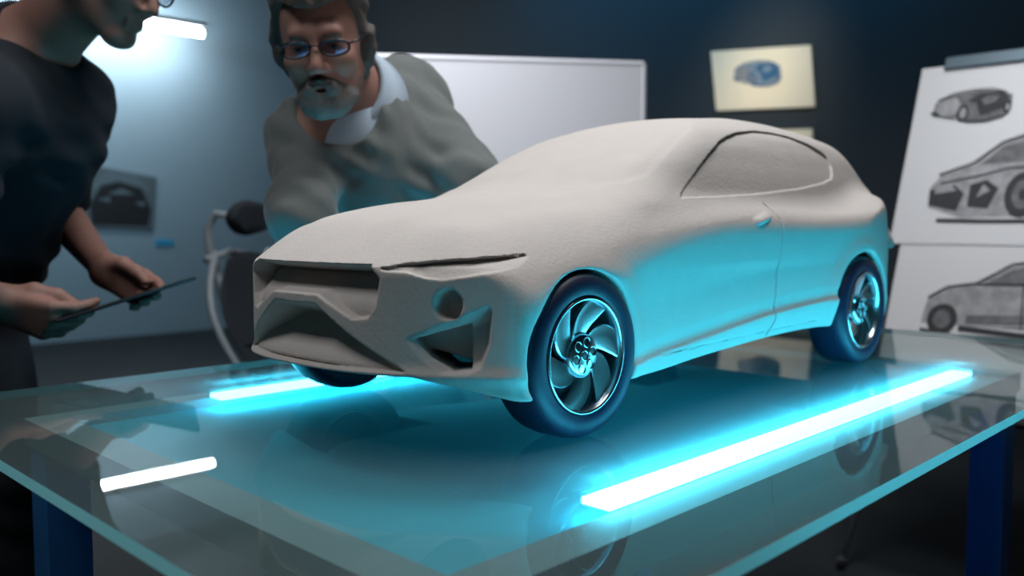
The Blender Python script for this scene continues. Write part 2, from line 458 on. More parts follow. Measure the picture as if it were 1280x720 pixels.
    f = np.where(v > .15, np.maximum(f, np.minimum(.0009 - dl, f + .0014)), f)
    # wheel arches
    for a, R in ((.004, .0990), (WB, .1040)):
        r = np.hypot(u - a, z - .0965)
        f = smax(f, np.minimum(R - r, v - .13), .003)
    return f
m_clay = mat('grey_modelling_clay', (0.60, 0.57, 0.55), 0.82, bump=0.42, bscale=200, var=0.05, vscale=30, spec=0.25, bdetail=6, bdist=.0015)
car = thing('clay_car_model', 'scale clay model of a five door car standing on the glass table', 'model car', (AX, AY, TOP))
me = mesh_field('body', car_body, (-.27, -.29, .03), (1.07, .29, .46), CAR_H)
body = link_mesh('body', me, m_clay, car)

m_tyre = mat('tyre_rubber', (0.006, 0.013, 0.042), 0.5, bump=.1, bscale=400)
m_chrome = mat('polished_alloy', (0.72, 0.80, 0.86), 0.24, 1.0)
m_dark = mat('dark_alloy', (0.012, 0.02, 0.045), 0.45, 0.3)
def wheel_meshes():
    R, w = .096, .034
    prof = [(.066, -w * .55), (.067, -w * .86), (.072, -w * .97), (.082, -w), (.090, -w * .93), (.0945, -w * .72), (R, -w * .4), (R, w * .4), (.0945, w * .72), (.090, w * .93), (.082, w), (.072, w * .97), (.067, w * .86), (.066, w * .5)]
    bm = bmesh.new(); lathe(bm, prof, 96, closed=True)
    bmesh.ops.recalc_face_normals(bm, faces=bm.faces)
    t = bpy.data.meshes.new('tyre'); bm.to_mesh(t); bm.free()
    t.materials.append(m_tyre); t.polygons.foreach_set('use_smooth', [True] * len(t.polygons))
    bm = bmesh.new()      # rim barrel with rolled lip; outer side is -y
    lathe(bm, [(.0665, -w * .80), (.0680, -w * .90), (.0672, -w * .97), (.0650, -w * .97), (.0635, -w * .90), (.0620, -w * .70), (.0600, -w * .2), (.0590, w * .6), (.063, w * .6), (.0655, -w * .2)], 96, closed=True)
    bmesh.ops.recalc_face_normals(bm, faces=bm.faces)
    rim = bpy.data.meshes.new('rim'); bm.to_mesh(rim); bm.free()
    rim.materials.append(m_chrome); rim.polygons.foreach_set('use_smooth', [True] * len(rim.polygons))
    bm = bmesh.new(); lathe(bm, [(0.0001, w * .1), (.0605, w * .1), (.0605, w * .25), (.0001, w * .25)], 64)
    bmesh.ops.recalc_face_normals(bm, faces=bm.faces)
    bk = bpy.data.meshes.new('back_plate'); bm.to_mesh(bk); bm.free(); bk.materials.append(m_dark)
    # sickle blade, one mesh copied round the hub
    bm = bmesh.new(); n = 14; A = []; 
    for i in range(n + 1):
        t_ = i / n; r = .018 + (.0632 - .018) * t_
        mid = -.70 * t_**1.6                         # sweeps round as it goes out
        yy = -w * (.66 + .14 * t_)
        row = []
        lead, trail = .40 - .10 * t_, .50 - .26 * t_ + .16 * math.sin(math.pi * t_)
        for s, dy in ((-1, .007), (-1, .0012), (-.86, 0), (0, .0012), (.86, 0), (1, .0012), (1, .007)):
            a = mid + (lead * s if s > 0 else trail * s)
            row.append(bm.verts.new((r * math.cos(a), yy + dy, r * math.sin(a))))
        A.append(row)
    for P, Q in zip(A, A[1:]):
        for k in range(6): bm.faces.new((P[k], P[k + 1], Q[k + 1], Q[k]))
        bm.faces.new((P[6], P[0], Q[0], Q[6]))
    bm.faces.new(A[0]); bm.faces.new(A[-1][::-1])
    bmesh.ops.recalc_face_normals(bm, faces=bm.faces)
    bl = bpy.data.meshes.new('spoke'); bm.to_mesh(bl); bm.free(); bl.materials.append(m_chrome)
    bl.polygons.foreach_set('use_smooth', [True] * len(bl.polygons)); bl.set_sharp_from_angle(angle=math.radians(35))
    # hub with a ring of recessed bolts
    bm = bmesh.new()
    lathe(bm, [(.0001, -w * .80), (.022, -w * .80), (.0255, -w * .72), (.0265, -w * .45), (.0265, 0), (.0001, 0)], 48)
    hub = bpy.data.meshes.new('hub'); bmesh.ops.recalc_face_normals(bm, faces=bm.faces); bm.to_mesh(hub); bm.free(); hub.materials.append(m_chrome)
    bm = bmesh.new()
    lathe(bm, [(.0001, .0012), (.0042, .0012), (.0048, -.0003), (.0060, -.0013), (.0062, -.0003), (.0062, .002)], 20)
    bolt = bpy.data.meshes.new('bolt'); bmesh.ops.recalc_face_normals(bm, faces=bm.faces); bm.to_mesh(bolt); bm.free()
    bolt.materials.append(m_dark); bolt.materials.append(m_chrome)
    for p in bolt.polygons:
        if math.hypot(p.center.x, p.center.z) > .0045: p.material_index = 1
    for q in (hub, bolt): q.polygons.foreach_set('use_smooth', [True] * len(q.polygons))
    return t, rim, bk, bl, hub, bolt, w
WT, WR, WK, WS, WH, WBOLT, ww = wheel_meshes()
def child(name, me, parent, loc=(0, 0, 0), rot=(0, 0, 0)):
    o = bpy.data.objects.new(name, me); COL.objects.link(o); o.parent = parent; o.location = loc; o.rotation_euler = rot
    return o
for i, (a, s) in enumerate(((0, -1), (WB, -1), (0, 1), (WB, 1))):
    w_ = child('wheel', WT, car, (a + (.004 if a == 0 else 0), s * .2235, .0965), (0, 0, 0 if s < 0 else math.pi))
    ph = .25 if a == 0 else .9
    child('rim', WR, w_); child('back_plate', WK, w_); child('hub', WH, w_)
    for k in range(6): child('spoke', WS, w_, rot=(0, ph + 2 * math.pi * k / 6, 0))
    for k in range(6): child('bolt', WBOLT, w_, (.0155 * math.cos(ph + k * math.pi / 3), -ww * .80, .0155 * math.sin(ph + k * math.pi / 3)))
    child('bolt', WBOLT, w_, (0, -ww * .80, 0))

# ------------------------------------------------------------------ placing helper: a point seen at (px, py) of the frame, at a depth in metres
_fh = Vector((math.cos(HEAD), math.sin(HEAD), 0)); _rt = Vector((math.sin(HEAD), -math.cos(HEAD), 0))
def at(px, py, d):
    return _fh * d + _rt * ((px - 640) / 1096.7 * d) + Vector((0, 0, CAM_Z - (py - 283) / 1096.7 * d))
def on_x(px, py, X):
    k = _fh.x + _rt.x * (px - 640) / 1096.7
    return at(px, py, X / k)
def on_y(px, py, Y):
    k = _fh.y + _rt.y * (px - 640) / 1096.7
    return at(px, py, Y / k)
def quadslab(name, P, nrm, th, m, parent=None, bevel=0):
    """solid plate: four corners (list of Vector) and a thickness behind them"""
    bm = bmesh.new(); A = [bm.verts.new(p) for p in P]; B = [bm.verts.new(p - nrm * th) for p in P]
    bm.faces.new(A); bm.faces.new(B[::-1])
    for i in range(4): bm.faces.new((A[i], B[i], B[(i + 1) % 4], A[(i + 1) % 4]))
    return obj(name, bm, m, parent, bevel=bevel)

# ------------------------------------------------------------------ tube lamp high on the back wall
m_white_led = emis('white_tube_glow', (0.92, 0.98, 1.0), 70.0)
m_metal = mat('brushed_metal', (0.45, 0.48, 0.50), 0.35, 0.9)
pr = on_y(258, 46, Y1 - .42); pl = Vector((pr.x - 1.55, pr.y, pr.z))
lamp = thing('tube_lamp', 'glowing white fluorescent tube lamp mounted high on the back wall', 'lamp', (pr.x - .7, Y1, pr.z))
def rel(o, p): return Vector(p) - Vector(o.location)
bm = bmesh.new(); tube(bm, [rel(lamp, pl), rel(lamp, pr)], .032, 20); obj('tube', bm, m_white_led, lamp, True)
bm = bmesh.new(); box(bm, pl.x - lamp.location.x - .04, pr.x - lamp.location.x + .04, -.45, -.39, pr.z - lamp.location.z + .05, pr.z - lamp.location.z + .10)
obj('housing', bm, m_metal, lamp, bevel=.005)
for x in (-.5, .5):
    bm = bmesh.new(); box(bm, x - .02, x + .02, -.41, 0, .06, .09); obj('bracket', bm, m_metal, lamp)

# ------------------------------------------------------------------ drawings: strokes and tone patches standing for pencil and marker
m_ink = mat('black_marker', (0.012, 0.013, 0.016), 0.8, var=.5, vscale=60)
m_grey = mat('grey_marker', (0.085, 0.085, 0.09), 0.8, var=.9, vscale=38)
m_lgrey = mat('light_grey_marker', (0.20, 0.20, 0.21), 0.8, var=.75, vscale=30)
m_blue = mat('blue_marker', (0.02, 0.10, 0.20), 0.8)
m_paper = mat('white_paper', (0.44, 0.44, 0.455), 0.85, bump=.05, bscale=40)
m_cream = mat('cream_paper', (0.80, 0.70, 0.52), 0.85)
def drawing(name, parent, O, U, V, N, w, polys, mats):
    """polys: (material index, list of (a,b)) in units of the drawing's width; strokes: (index, pts, width)"""
    bm = bmesh.new(); lay = 0
    for it in polys:
        lay += 1; off = N * (.0006 + .00025 * lay)
        if len(it) == 2:
            vs = [bm.verts.new(O + U * (a * w) + V * (b * w) + off) for a, b in it[1]]
            f = bm.faces.new(vs); f.material_index = it[0]
        else:
            pts = it[1]; sw = it[2]
            for (ax, ay), (bx, by) in zip(pts, pts[1:]):
                L = math.hypot(bx - ax, by - ay) or 1e-6; nx, ny = -(by - ay) / L * sw, (bx - ax) / L * sw
                vs = [bm.verts.new(O + U * (a * w) + V * (b * w) + off) for a, b in ((ax + nx, ay + ny), (bx + nx, by + ny), (bx - nx, by - ny), (ax - nx, ay - ny))]
                f = bm.faces.new(vs); f.material_index = it[0]
    me = bpy.data.meshes.new(name); bm.to_mesh(me); bm.free()
    for m in mats: me.materials.append(m)
    o = bpy.data.objects.new(name, me); COL.objects.link(o); o.parent = parent
    return o
def circ(cx, cy, rx, ry, n=20): return [(cx + rx * math.cos(2 * math.pi * k / n), cy + ry * math.sin(2 * math.pi * k / n)) for k in range(n)]
# rear three-quarter, front three-quarter and side view sketches; width 1, origin lower left
SK_34 = [(1, [(.02, .20), (.03, .34), (.10, .42), (.30, .46), (.55, .48), (.80, .46), (.97, .38), (.98, .18), (.85, .06), (.45, .02), (.30, .10)]),
         (2, [(.05, .24), (.06, .36), (.28, .42), (.36, .30), (.30, .14), (.12, .16)]),
         (0, [(.44, .34), (.58, .44), (.84, .43), (.93, .36), (.92, .20), (.62, .10), (.55, .30)]),
         (1, [(.60, .34), (.70, .40), (.82, .38), (.78, .30), (.66, .26)]),
         (0, circ(.40, .16, .075, .13)), (2, circ(.405, .16, .04, .08)), (0, circ(.93, .20, .045, .11)), (2, circ(.935, .20, .02, .05)),
         (0, [(.02, .22), (.12, .14), (.30, .08)], .008), (0, [(.06, .38), (.26, .47), (.50, .50), (.72, .49), (.90, .42)], .008),
         (0, [(.0, .20), (.03, .18), (.10, .14)], .014), (0, [(.46, .03), (.70, .02), (.92, .08)], .014)]
SK_FR = [(2, [(.03, .10), (.02, .28), (.10, .40), (.34, .48), (.52, .66), (.78, .74), (1.0, .72), (1.2, .60), (1.3, .36), (1.28, .12), (1.1, .02), (.3, .0)]),
         (1, [(.40, .48), (.54, .64), (.78, .70), (.92, .66), (.86, .50)]),
         (0, [(.03, .12), (.02, .26), (.22, .30), (.30, .22), (.26, .06)]),
         (2, [(.07, .22), (.06, .28), (.20, .29), (.24, .25)]),
         (0, [(.34, .10), (.34, .30), (.46, .34), (.56, .26), (.50, .08)]), (2, [(.40, .18), (.44, .30), (.50, .24)]),
         (0, circ(.74, .20, .13, .20)), (1, circ(.745, .20, .08, .13)), (0, circ(.745, .20, .03, .05)), (0, circ(1.2, .22, .07, .17)),
         (0, [(.08, .40), (.34, .50), (.54, .68), (.80, .77), (1.04, .74)], .008), (0, [(.10, .32), (.40, .38), (.62, .44), (1.1, .46)], .006),
         (0, [(.12, -.02), (.45, -.03), (.8, -.03), (1.2, .0)], .014)]
SK_SD = [(2, [(.0, .16), (.02, .30), (.14, .38), (.34, .42), (.55, .56), (.80, .60), (1.05, .56), (1.2, .42), (1.3, .36), (1.3, .10), (.0, .10)]),
         (1, [(.38, .42), (.56, .54), (.80, .57), (1.02, .53), (1.1, .44)]),
         (0, circ(.14, .14, .105, .12)), (1, circ(.14, .14, .06, .07)), (0, circ(1.08, .14, .105, .12)), (2, circ(1.08, .14, .06, .07)),
         (0, [(.26, .10), (.96, .06), (.96, .02), (.26, .06)]), (1, [(.30, .18), (.95, .22), (.95, .16), (.30, .12)]),
         (0, [(.02, .30), (.14, .39), (.34, .43), (.55, .58), (.80, .62), (1.05, .58), (1.22, .43)], .007),
         (0, [(.34, .42), (.70, .43), (1.15, .44)], .006), (0, [(.66, .10), (.64, .42), (.72, .58)], .005), (0, [(.0, .05), (.5, -.01), (1.1, -.05)], .012)]
inks = [m_ink, m_grey, m_lgrey]

# ------------------------------------------------------------------ prints pinned to the right wall
def wall_print(name, px, label, sk, th=.01, **kw):
    P = [on_x(a, b, X1 - .02) for a, b in px]            # TL, TR, BR, BL
    t = thing(name, label, 'print', (X1, P[3].y, P[3].z))
    N = Vector((-1, 0, 0)); Q = [rel(t, p) for p in P]
    quadslab('sheet', Q, N, .012, m_cream, t)
    U = (Q[2] - Q[3]).normalized(); V = (Q[0] - Q[3]).normalized(); w = (Q[2] - Q[3]).length
    if sk: drawing('drawing', t, Q[3] + U * w * .22 + V * w * .20, U, V, N, w * .50, sk, kw.get('m', inks))
    return t
wall_print('car_print', [(885, 68), (1008, 60), (1015, 135), (893, 140)], 'cream print of a blue car hanging on the dark wall above the clay car', SK_34, m=[m_blue, mat('grey_blue_marker', (0.16, 0.22, 0.28), 0.8), m_lgrey])
wall_print('car_print', [(899, 166), (1012, 162), (1018, 232), (904, 236)], 'cream print mostly hidden behind the roof of the clay car', SK_34, m=[m_ink, m_grey, m_lgrey])
# dark poster on the back wall, left of the chair
P = [on_y(*q, Y1 - .015) for q in ((112, 206), (197, 222), (191, 287), (106, 284))]
t = thing('dark_poster', 'dark blurred poster of a car front on the grey wall behind the hands', 'poster', (P[3].x, Y1, P[3].z))
Q = [rel(t, p) for p in P]; N = Vector((0, -1, 0))
m_post = mat('charcoal_print', (0.085, 0.12, 0.14), 0.7); m_post2 = mat('smoky_print', (0.10, 0.15, 0.18), 0.7); m_post3 = mat('black_print', (0.008, 0.012, 0.016), 0.7)
quadslab('sheet', Q, N, .01, m_post, t)
U = (Q[2] - Q[3]).normalized(); V = (Q[0] - Q[3]).normalized(); w = (Q[2] - Q[3]).length
drawing('drawing', t, Q[3], U, V, N, w, [(1, [(.05, .62), (.30, .84), (.70, .80), (.92, .60), (.60, .52), (.2, .5)]), (0, [(.10, .04), (.06, .34), (.20, .62), (.45, .70), (.80, .62), (.96, .3), (.92, .05)]), (1, [(.16, .42), (.34, .46), (.34, .38)]), (1, [(.3, .50), (.5, .60), (.7, .52)]), (1, [(.70, .40), (.86, .42), (.84, .34)])], [m_post3, m_post2])
bm = bmesh.new(); p = on_y(205, 303, Y1 - .008); box(bm, -.09, .09, -.004, .004, -.03, .03)
m_bt = mat('blue_tape', (0.02, 0.30, 0.55), 0.6)
o = obj('tape_strip', bm, m_bt, bevel=.002); o.location = (p.x, Y1 - .005, p.z)
tag(o, 'small strip of blue tape on the grey wall right of the dark poster', 'tape')

# ------------------------------------------------------------------ whiteboard on a rolling stand
m_wb = mat('whiteboard_enamel', (0.74, 0.75, 0.80), 0.35)
a = at(803, 83, 4.0); b_ = at(405, 72, 3.79)
dz = a.z - .84
wb = thing('whiteboard', 'large white marker board with faint sketches standing behind the bearded man', 'whiteboard', ((a.x + b_.x) / 2, (a.y + b_.y) / 2, 0))
U = Vector((a.x - b_.x, a.y - b_.y, 0)).normalized(); wbw = Vector((a.x - b_.x, a.y - b_.y, 0)).length
N = Vector((U.y, -U.x, 0)); 
if N.dot(_fh) > 0: N = -N
Zv = Vector((0, 0, 1)); zt = a.z
def wp(s, z, n=0): return U * (s * wbw) + Zv * z + N * n
quadslab('panel', [wp(-.5, zt), wp(.5, zt), wp(.5, .84), wp(-.5, .84)], N, .02, m_wb, wb)
bm = bmesh.new()
for A, B in (((-.5, zt), (.5, zt)), ((-.5, .84), (.5, .84)), ((-.5, zt), (-.5, .84)), ((.5, zt), (.5, .84))):
    tube(bm, [wp(*A, -.01), wp(*B, -.01)], .014, 8)
obj('board_frame', bm, m_wb, wb)
for s in (-.45, .45):
    bm = bmesh.new(); tube(bm, [wp(s, zt - .1, -.05), wp(s, .06, -.05)], .018, 10); lg = obj('leg', bm, m_metal, wb, True)
    bm = bmesh.new(); tube(bm, [wp(s, .07, -.3), wp(s, .07, .25)], .018, 10); obj('foot', bm, m_metal, lg, True)
    for n in (-.28, .23):
        bm = bmesh.new(); lathe(bm, [(.001, -.012), (.03, -.012), (.03, .012), (.001, .012)], 16, 'x'); c_ = obj('caster', bm, m_ink, wb); c_.location = wp(s, .03, n); c_.rotation_euler = (0, 0, math.atan2(U.y, U.x))
m_red = mat('red_marker', (0.65, 0.03, 0.10), 0.7); m_pk = mat('pink_marker', (0.72, 0.48, 0.55), 0.7); m_lb = mat('pale_blue_marker', (0.48, 0.60, 0.72), 0.7)
O = wp(-.5, .84); h_ = lambda px: (px - 405) / 398.0 * 1.0
def wbp(px, py): return ((px - 405) / 398.0, (277 - (py - (72 + 11 * (px - 405) / 398.0) + 0) * 1.0 - 0) / 398.0 * .97 - .18)
drawing('marker_sketch', wb, O, U, Zv, N, wbw, [
    (0, [wbp(700, 150), wbp(704, 147), wbp(714, 160), wbp(711, 164), wbp(706, 162)]), (1, [wbp(592, 168), wbp(602, 165), wbp(606, 174), wbp(596, 177)]),
    (2, [wbp(605, 165), wbp(640, 160), wbp(680, 165), wbp(688, 150)], .003), (2, [wbp(650, 175), wbp(665, 145), wbp(685, 142), wbp(690, 160)], .003),
    (2, [wbp(640, 190), wbp(690, 150), wbp(698, 165)], .003), (1, [wbp(600, 150), wbp(630, 140), wbp(620, 170)], .002)], [m_red, m_pk, m_lb])

# ------------------------------------------------------------------ tripod easel with two sheets, on the right
m_alu = mat('easel_aluminium', (0.50, 0.52, 0.54), 0.35, 0.8)
m_board = mat('easel_board_face', (0.42, 0.42, 0.44), 0.7)
bl = at(1113, 305, 2.75)
lean = math.atan2(.235, .57)
easel = thing('easel', 'tripod display easel with aluminium legs holding car sketches', 'easel', (bl.x + .12, bl.y - .42, 0))
Ue = Vector((0, -1, 0)); Ve = Vector((math.sin(lean), 0, math.cos(lean))); Ne = Vector((-math.cos(lean), 0, math.sin(lean)))
o_ = rel(easel, bl)
def ep(a, b, n=0): return o_ + Ue * a + Ve * b + Ne * n
quadslab('board', [ep(.03, .61, -.006), ep(.80, .61, -.006), ep(.80, -.50, -.006), ep(.03, -.50, -.006)], Ne, .012, m_board, easel)
bm = bmesh.new(); q = [ep(.07, .642, .014), ep(.80, .642, .014), ep(.80, .598, .014), ep(.07, .598, .014)]
A = quadslab('clamp_bar', q, Ne, .009, mat('steel_blue_bar', (0.10, 0.14, 0.17), 0.4, 0.6), easel, bevel=.004); bm.free()
bm = bmesh.new(); q = [ep(.0, -.50, .03), ep(.84, -.50, .03), ep(.84, -.52, .03), ep(.0, -.52, .03)]
quadslab('tray', q, Ne, .05, m_ink, easel, bevel=.003); bm.free()
for p0, p1 in ((ep(.16, .30, -.03), rel(easel, (2.561, 1.101, 0.012))), (ep(.66, .30, -.03), rel(easel, (2.561, .25, 0.012))), (ep(.41, .45, -.03), rel(easel, (bl.x + .85, bl.y - .42, 0.012)))):
    bm = bmesh.new(); tube(bm, [p0, p1], .0095, 12); lg = obj('leg', bm, m_alu, easel, True)
    bm = bmesh.new(); d = (p1 - p0).normalized(); tube(bm, [p1 - d * .03, p1 + d * .004], .014, 12); obj('rubber_foot', bm, m_ink, lg, True)
def sheet(name, label, a0, a1, b0, b1, n, sks, skew=0.0):
    c = ep(a0, b0, n) + Vector(easel.location)
    t = thing(name, label, 'sketch sheet', c)
    e = lambda a, b: ep(a, b, n) + Vector(easel.location) - c
    quadslab('paper', [e(a0, b1), e(a1, b1 + skew), e(a1, b0 + skew), e(a0, b0)], Ne, .0015, m_paper, t)
    for sk, x, y, w in sks:
        drawing('drawing', t, e(x, y), Ue, Ve, Ne, w, sk, inks)
    return t
sheet('sketch_sheet', 'white sheet with two pencil car sketches clipped at the top of the easel', 0, .78, 0, .615, .0045, [(SK_34, .055, .40, .235), (SK_FR, .085, .085, .36)])
sheet('sketch_sheet', 'white sheet with one side view car sketch, lower on the easel', .035, .80, -.49, .03, .0015, [(SK_SD, .135, -.29, .40)])

# ------------------------------------------------------------------ office chair with headrest
m_mesh = mat('black_mesh_fabric', (0.012, 0.020, 0.028), 0.8, bump=.2, bscale=300)
m_chf = mat('light_grey_plastic', (0.30, 0.36, 0.40), 0.4)
cc = at(418, 283, 3.0)
chair = thing('office_chair', 'black mesh office chair with grey frame and headrest behind the table', 'chair', (cc.x, cc.y, 0))
Fx = (_rt * .93 - _fh * .36).normalized()              # direction the chair faces
chair.rotation_euler = (0, 0, math.atan2(Fx.y, Fx.x))
# local frame: +x forward, y sideways, z up
def padded(bm, fn, nu=14, nv=18, th=.02):
    """closed pillow: fn(u,v) -> (point, normal) with u,v in -1..1"""
    F_, B_ = [], []
    for i in range(nu + 1):
        fr, br = [], []
        for j in range(nv + 1):
            u, v = -1 + 2 * i / nu, -1 + 2 * j / nv
            p, n = fn(u, v)
            t_ = th * (max(0, 1 - u**4) * max(0, 1 - v**4))**.4
            fr.append(bm.verts.new(Vector(p) + Vector(n) * t_)); br.append(bm.verts.new(Vector(p) - Vector(n) * t_))
        F_.append(fr); B_.append(br)
    for i in range(nu):
        for j in range(nv):
            bm.faces.new((F_[i][j], F_[i + 1][j], F_[i + 1][j + 1], F_[i][j + 1]))
            bm.faces.new((B_[i][j], B_[i][j + 1], B_[i + 1][j + 1], B_[i + 1][j]))
    bmesh.ops.remove_doubles(bm, verts=bm.verts, dist=.0004)
def back_fn(u, v):
    z = .72 + .235 * v; w = .20 + .03 * math.cos(v * 2) - .05 * max(0, v)**2
    return (-.205 - .10 * (v + 1) + .03 * v * v - .03 * u * u * -1 , u * w, z - .03 * u * u * max(0, v)), Vector((1, 0, .25)).normalized()
bm = bmesh.new(); padded(bm, back_fn, th=.013); obj('backrest', bm, m_mesh, chair, True)
bm = bmesh.new()
for s in (-1, 1):
    tube(bm, [(-.215 - .10 * (v + 1) + .03 * v * v, s * (.205 + .03 * math.cos(v * 2) - .05 * max(0, v)**2), .72 + .235 * v) for v in [-1 + .2 * k for k in range(11)]], .013, 10)
tube(bm, [(-.42, -.15, .93), (-.435, 0, .955), (-.42, .15, .93)], .013, 10); tube(bm, [(-.2, -.2, .485), (-.19, 0, .47), (-.2, .2, .485)], .014, 10)
obj('back_frame', bm, m_chf, chair, True)
bm = bmesh.new(); tube(bm, [(-.20, 0, .42), (-.33, 0, .55), (-.45, 0, .75), (-.52, 0, .92), (-.54, 0, 1.03), (-.50, 0, 1.09), (-.43, 0, 1.08)], [.028, .026, .022, .018, .015, .014, .014], 10)
obj('spine', bm, m_chf, chair, True)
def head_fn(u, v): return (-.37 + .035 * u * u, u * .125 * (1 - .45 * v * v), 1.075 + .064 * v * (1 - .3 * u * u)), Vector((1, 0, .1)).normalized()
bm = bmesh.new(); padded(bm, head_fn, th=.035); obj('headrest', bm, m_mesh, chair, True)
def seat_fn(u, v): return (.03 + .25 * u, .25 * v * (1 - .08 * u), .48 - .015 * u * u), Vector((0, 0, 1))
bm = bmesh.new(); padded(bm, seat_fn, th=.035); obj('seat', bm, m_mesh, chair, True)
for s in (-1, 1):
    bm = bmesh.new(); tube(bm, [(0, s * .24, .44), (0, s * .31, .46), (-.01, s * .32, .66)], .016, 10); ar = obj('armrest', bm, m_chf, chair, True)
    bm = bmesh.new(); padded(bm, lambda u, v: ((.02 + .13 * u, s * .32 + .04 * v, .675), Vector((0, 0, 1))), 8, 6, .013); obj('arm_pad', bm, m_mesh, ar, True)
bm = bmesh.new(); tube(bm, [(0, 0, .46), (0, 0, .30), (0, 0, .30), (0, 0, .10)], [.05, .05, .025, .03], 14); obj('column', bm, m_chf, chair, True)
for k in range(5):
    a = 2 * math.pi * k / 5 + .3
    bm = bmesh.new(); tube(bm, [(0, 0, .11), (.3 * math.cos(a), .3 * math.sin(a), .075)], [.03, .016], 10); lg = obj('leg', bm, m_chf, chair, True)
    bm = bmesh.new(); lathe(bm, [(.001, -.02), (.026, -.02), (.028, 0), (.026, .02), (.001, .02)], 16, 'x'); w_ = obj('caster', bm, m_mesh, lg, True)
    w_.location = (.3 * math.cos(a), .3 * math.sin(a), .0285)

# ------------------------------------------------------------------ people
def V3(p): return np.array([p[0], p[1], p[2]], float)
class Blob:
    """smooth union / subtraction of tapered capsules and ellipsoids"""
    def __init__(s): s.p = []
    def cap(s, a, b, ra, rb, k=.02, sub=False, flat=None, fs=1.0):
        s.p.append(('c', V3(a), V3(b), ra, rb, k, sub, None if flat is None else V3(flat), fs)); return s
    def ell(s, c, R, r, k=.02, sub=False):
        s.p.append(('e', V3(c), np.array(R, float).reshape(3, 3), V3(r), 0, k, sub, None, 1)); return s
    def __call__(s, x, y, z):
        P = np.stack([x, y, z], 1); f = None
        for t, a, b, ra, rb, k, sub, fl, fs in s.p:
            if t == 'c':
                q = P
                if fl is not None:
                    w = (P - a) @ fl; q = P + np.outer(w * (1 / fs - 1), fl); bb = b + fl * (((b - a) @ fl) * (1 / fs - 1))
                else: bb = b
                ab = bb - a; h = np.clip(((q - a) @ ab) / max(ab @ ab, 1e-9), 0, 1)
                d = np.linalg.norm(q - a - h[:, None] * ab, axis=1) - (ra + (rb - ra) * h)
                if fl is not None: d = d * min(fs, 1.0) ** .5
            else:
                q = (P - a) @ b.T            # rows of b are the local axes
                n = q / ra; m = np.linalg.norm(n, axis=1); g = np.linalg.norm(n / ra, axis=1)
                d = m * (m - 1) / np.maximum(g, 1e-6)
                d = np.where(m < .3, (m - 1) * ra.min(), d)
            if f is None: f = d
            elif sub: f = smax(f, -d, k)
            else: f = smin(f, d, k)
        return f
def frame(f, up):
    """rotation with columns x (right of the face), y (face direction), z (up)"""
    f = Vector(f).normalized(); r = f.cross(Vector(up)).normalized(); u = r.cross(f).normalized()
    return r, f, u
def head_blob(B, O, r, f, u, neck_to, s=1.0, neck_r=.056):
    O = Vector(O)
    L = lambda x, y, z: O + r * x * s + f * y * s + u * z * s
    R = [list(r), list(f), list(u)]
    def E(c, rad, k=.012, sub=False): B.ell(L(*c), R, [q * s for q in rad], k * s, sub)
    def K(a, b, ra, rb, k=.01, sub=False): B.cap(L(*a), L(*b), ra * s, rb * s, k * s, sub)
    E((0, -.018, .035), (.076, .096, .088), .01)
    E((0, .018, -.035), (.062, .070, .078), .03)
    for q in (-1, 1):
        K((q * .052, -.005, -.045), (q * .018, .062, -.098), .020, .016, .02)      # jaw
        E((q * .040, .060, -.028), (.022, .020, .020), .02)                        # cheekbone
    E((0, .066, -.098), (.022, .020, .018), .02)                                  # chin
    K((-.034, .074, .022), (.034, .074, .022), .012, .012, .015)                  # brow
    K((0, .078, .010), (0, .103, -.030), .009, .0115, .012)                        # nose
    for q in (-1, 1): E((q * .012, .092, -.036), (.009, .010, .008), .008)
    for q in (-1, 1): E((q * .031, .092, .000), (.016, .014, .010), .012, True)   # sockets
    for q in (-1, 1): E((q * .031, .070, .000), (.013, .013, .0115), .002)         # eyeballs
    for q in (-1, 1): K((q * .019, .079, .0085), (q * .043, .074, .0075), .0030, .0030, .004)   # lids
    K((-.018, .082, -.063), (.018, .082, -.063), .0055, .0055, .006)              # lips
    K((-.015, .081, -.0725), (.015, .081, -.0725), .0065, .0065, .006)
    K((-.022, .090, -.0675), (.022, .090, -.0675), .0020, .0020, .003, True)
    for q in (-1, 1):
        E((q * .077, -.006, -.010), (.009, .020, .031), .006)                      # ears
        E((q * .085, .000, -.006), (.005, .010, .018), .004, True)
    n0 = L(0, -.030, -.055)
    B.cap(n0, neck_to, neck_r * s, neck_r * 1.15 * s, .03)
    return L
def hand(B, W, F, T, size=1.0, curl=(.5, .6, .4), thumb=None, spread=.05, forearm=None, curls=None):
    """W wrist, F finger direction, T thumb side; the back of the hand is T x F for a right hand"""
    W = Vector(W); F = Vector(F).normalized(); T = (Vector(T) - F * Vector(T).dot(F)).normalized()
    D = thumb['dorsal'].normalized(); D = (D - F * D.dot(F) - T * D.dot(T)).normalized()
    L = lambda x, y, z: W + (T * x + F * y + D * z) * size
    xs = (.029, .010, -.009, -.027); ys = (.088, .092, .087, .078)
    for x, y in zip(xs, ys): B.cap(L(x * .6, .004, 0), L(x, y, .002), .0165 * size, .0120 * size, .014)
    ln = (.074, .082, .076, .060)
    for i, (x, y, l) in enumerate(zip(xs, ys, ln)):
        c = (curls[i] if curls else curl); p = (x, y, .002); a = 0
        for j, (fr, r0, r1) in enumerate(((.44, .0102, .0092), (.31, .0092, .0084), (.25, .0084, .0070))):
            a += c[j]
            n = (p[0] + x * spread * 2 * fr * l / .03 * .2, p[1] + fr * l * math.cos(a), p[2] - fr * l * math.sin(a))
            B.cap(L(*p), L(*n), r0 * size, r1 * size, .004); p = n
    tp = thumb['pts']
    rr = (.0185, .0135, .0115, .0090)
    for (a, b, r0, r1) in zip(tp, tp[1:], rr, rr[1:]): B.cap(L(*a), L(*b), r0 * size, r1 * size, .008)
    if forearm is not None: B.cap(L(0, .01, 0), forearm[0], .026 * size, forearm[1], .02, flat=tuple(D), fs=.85)
    return L
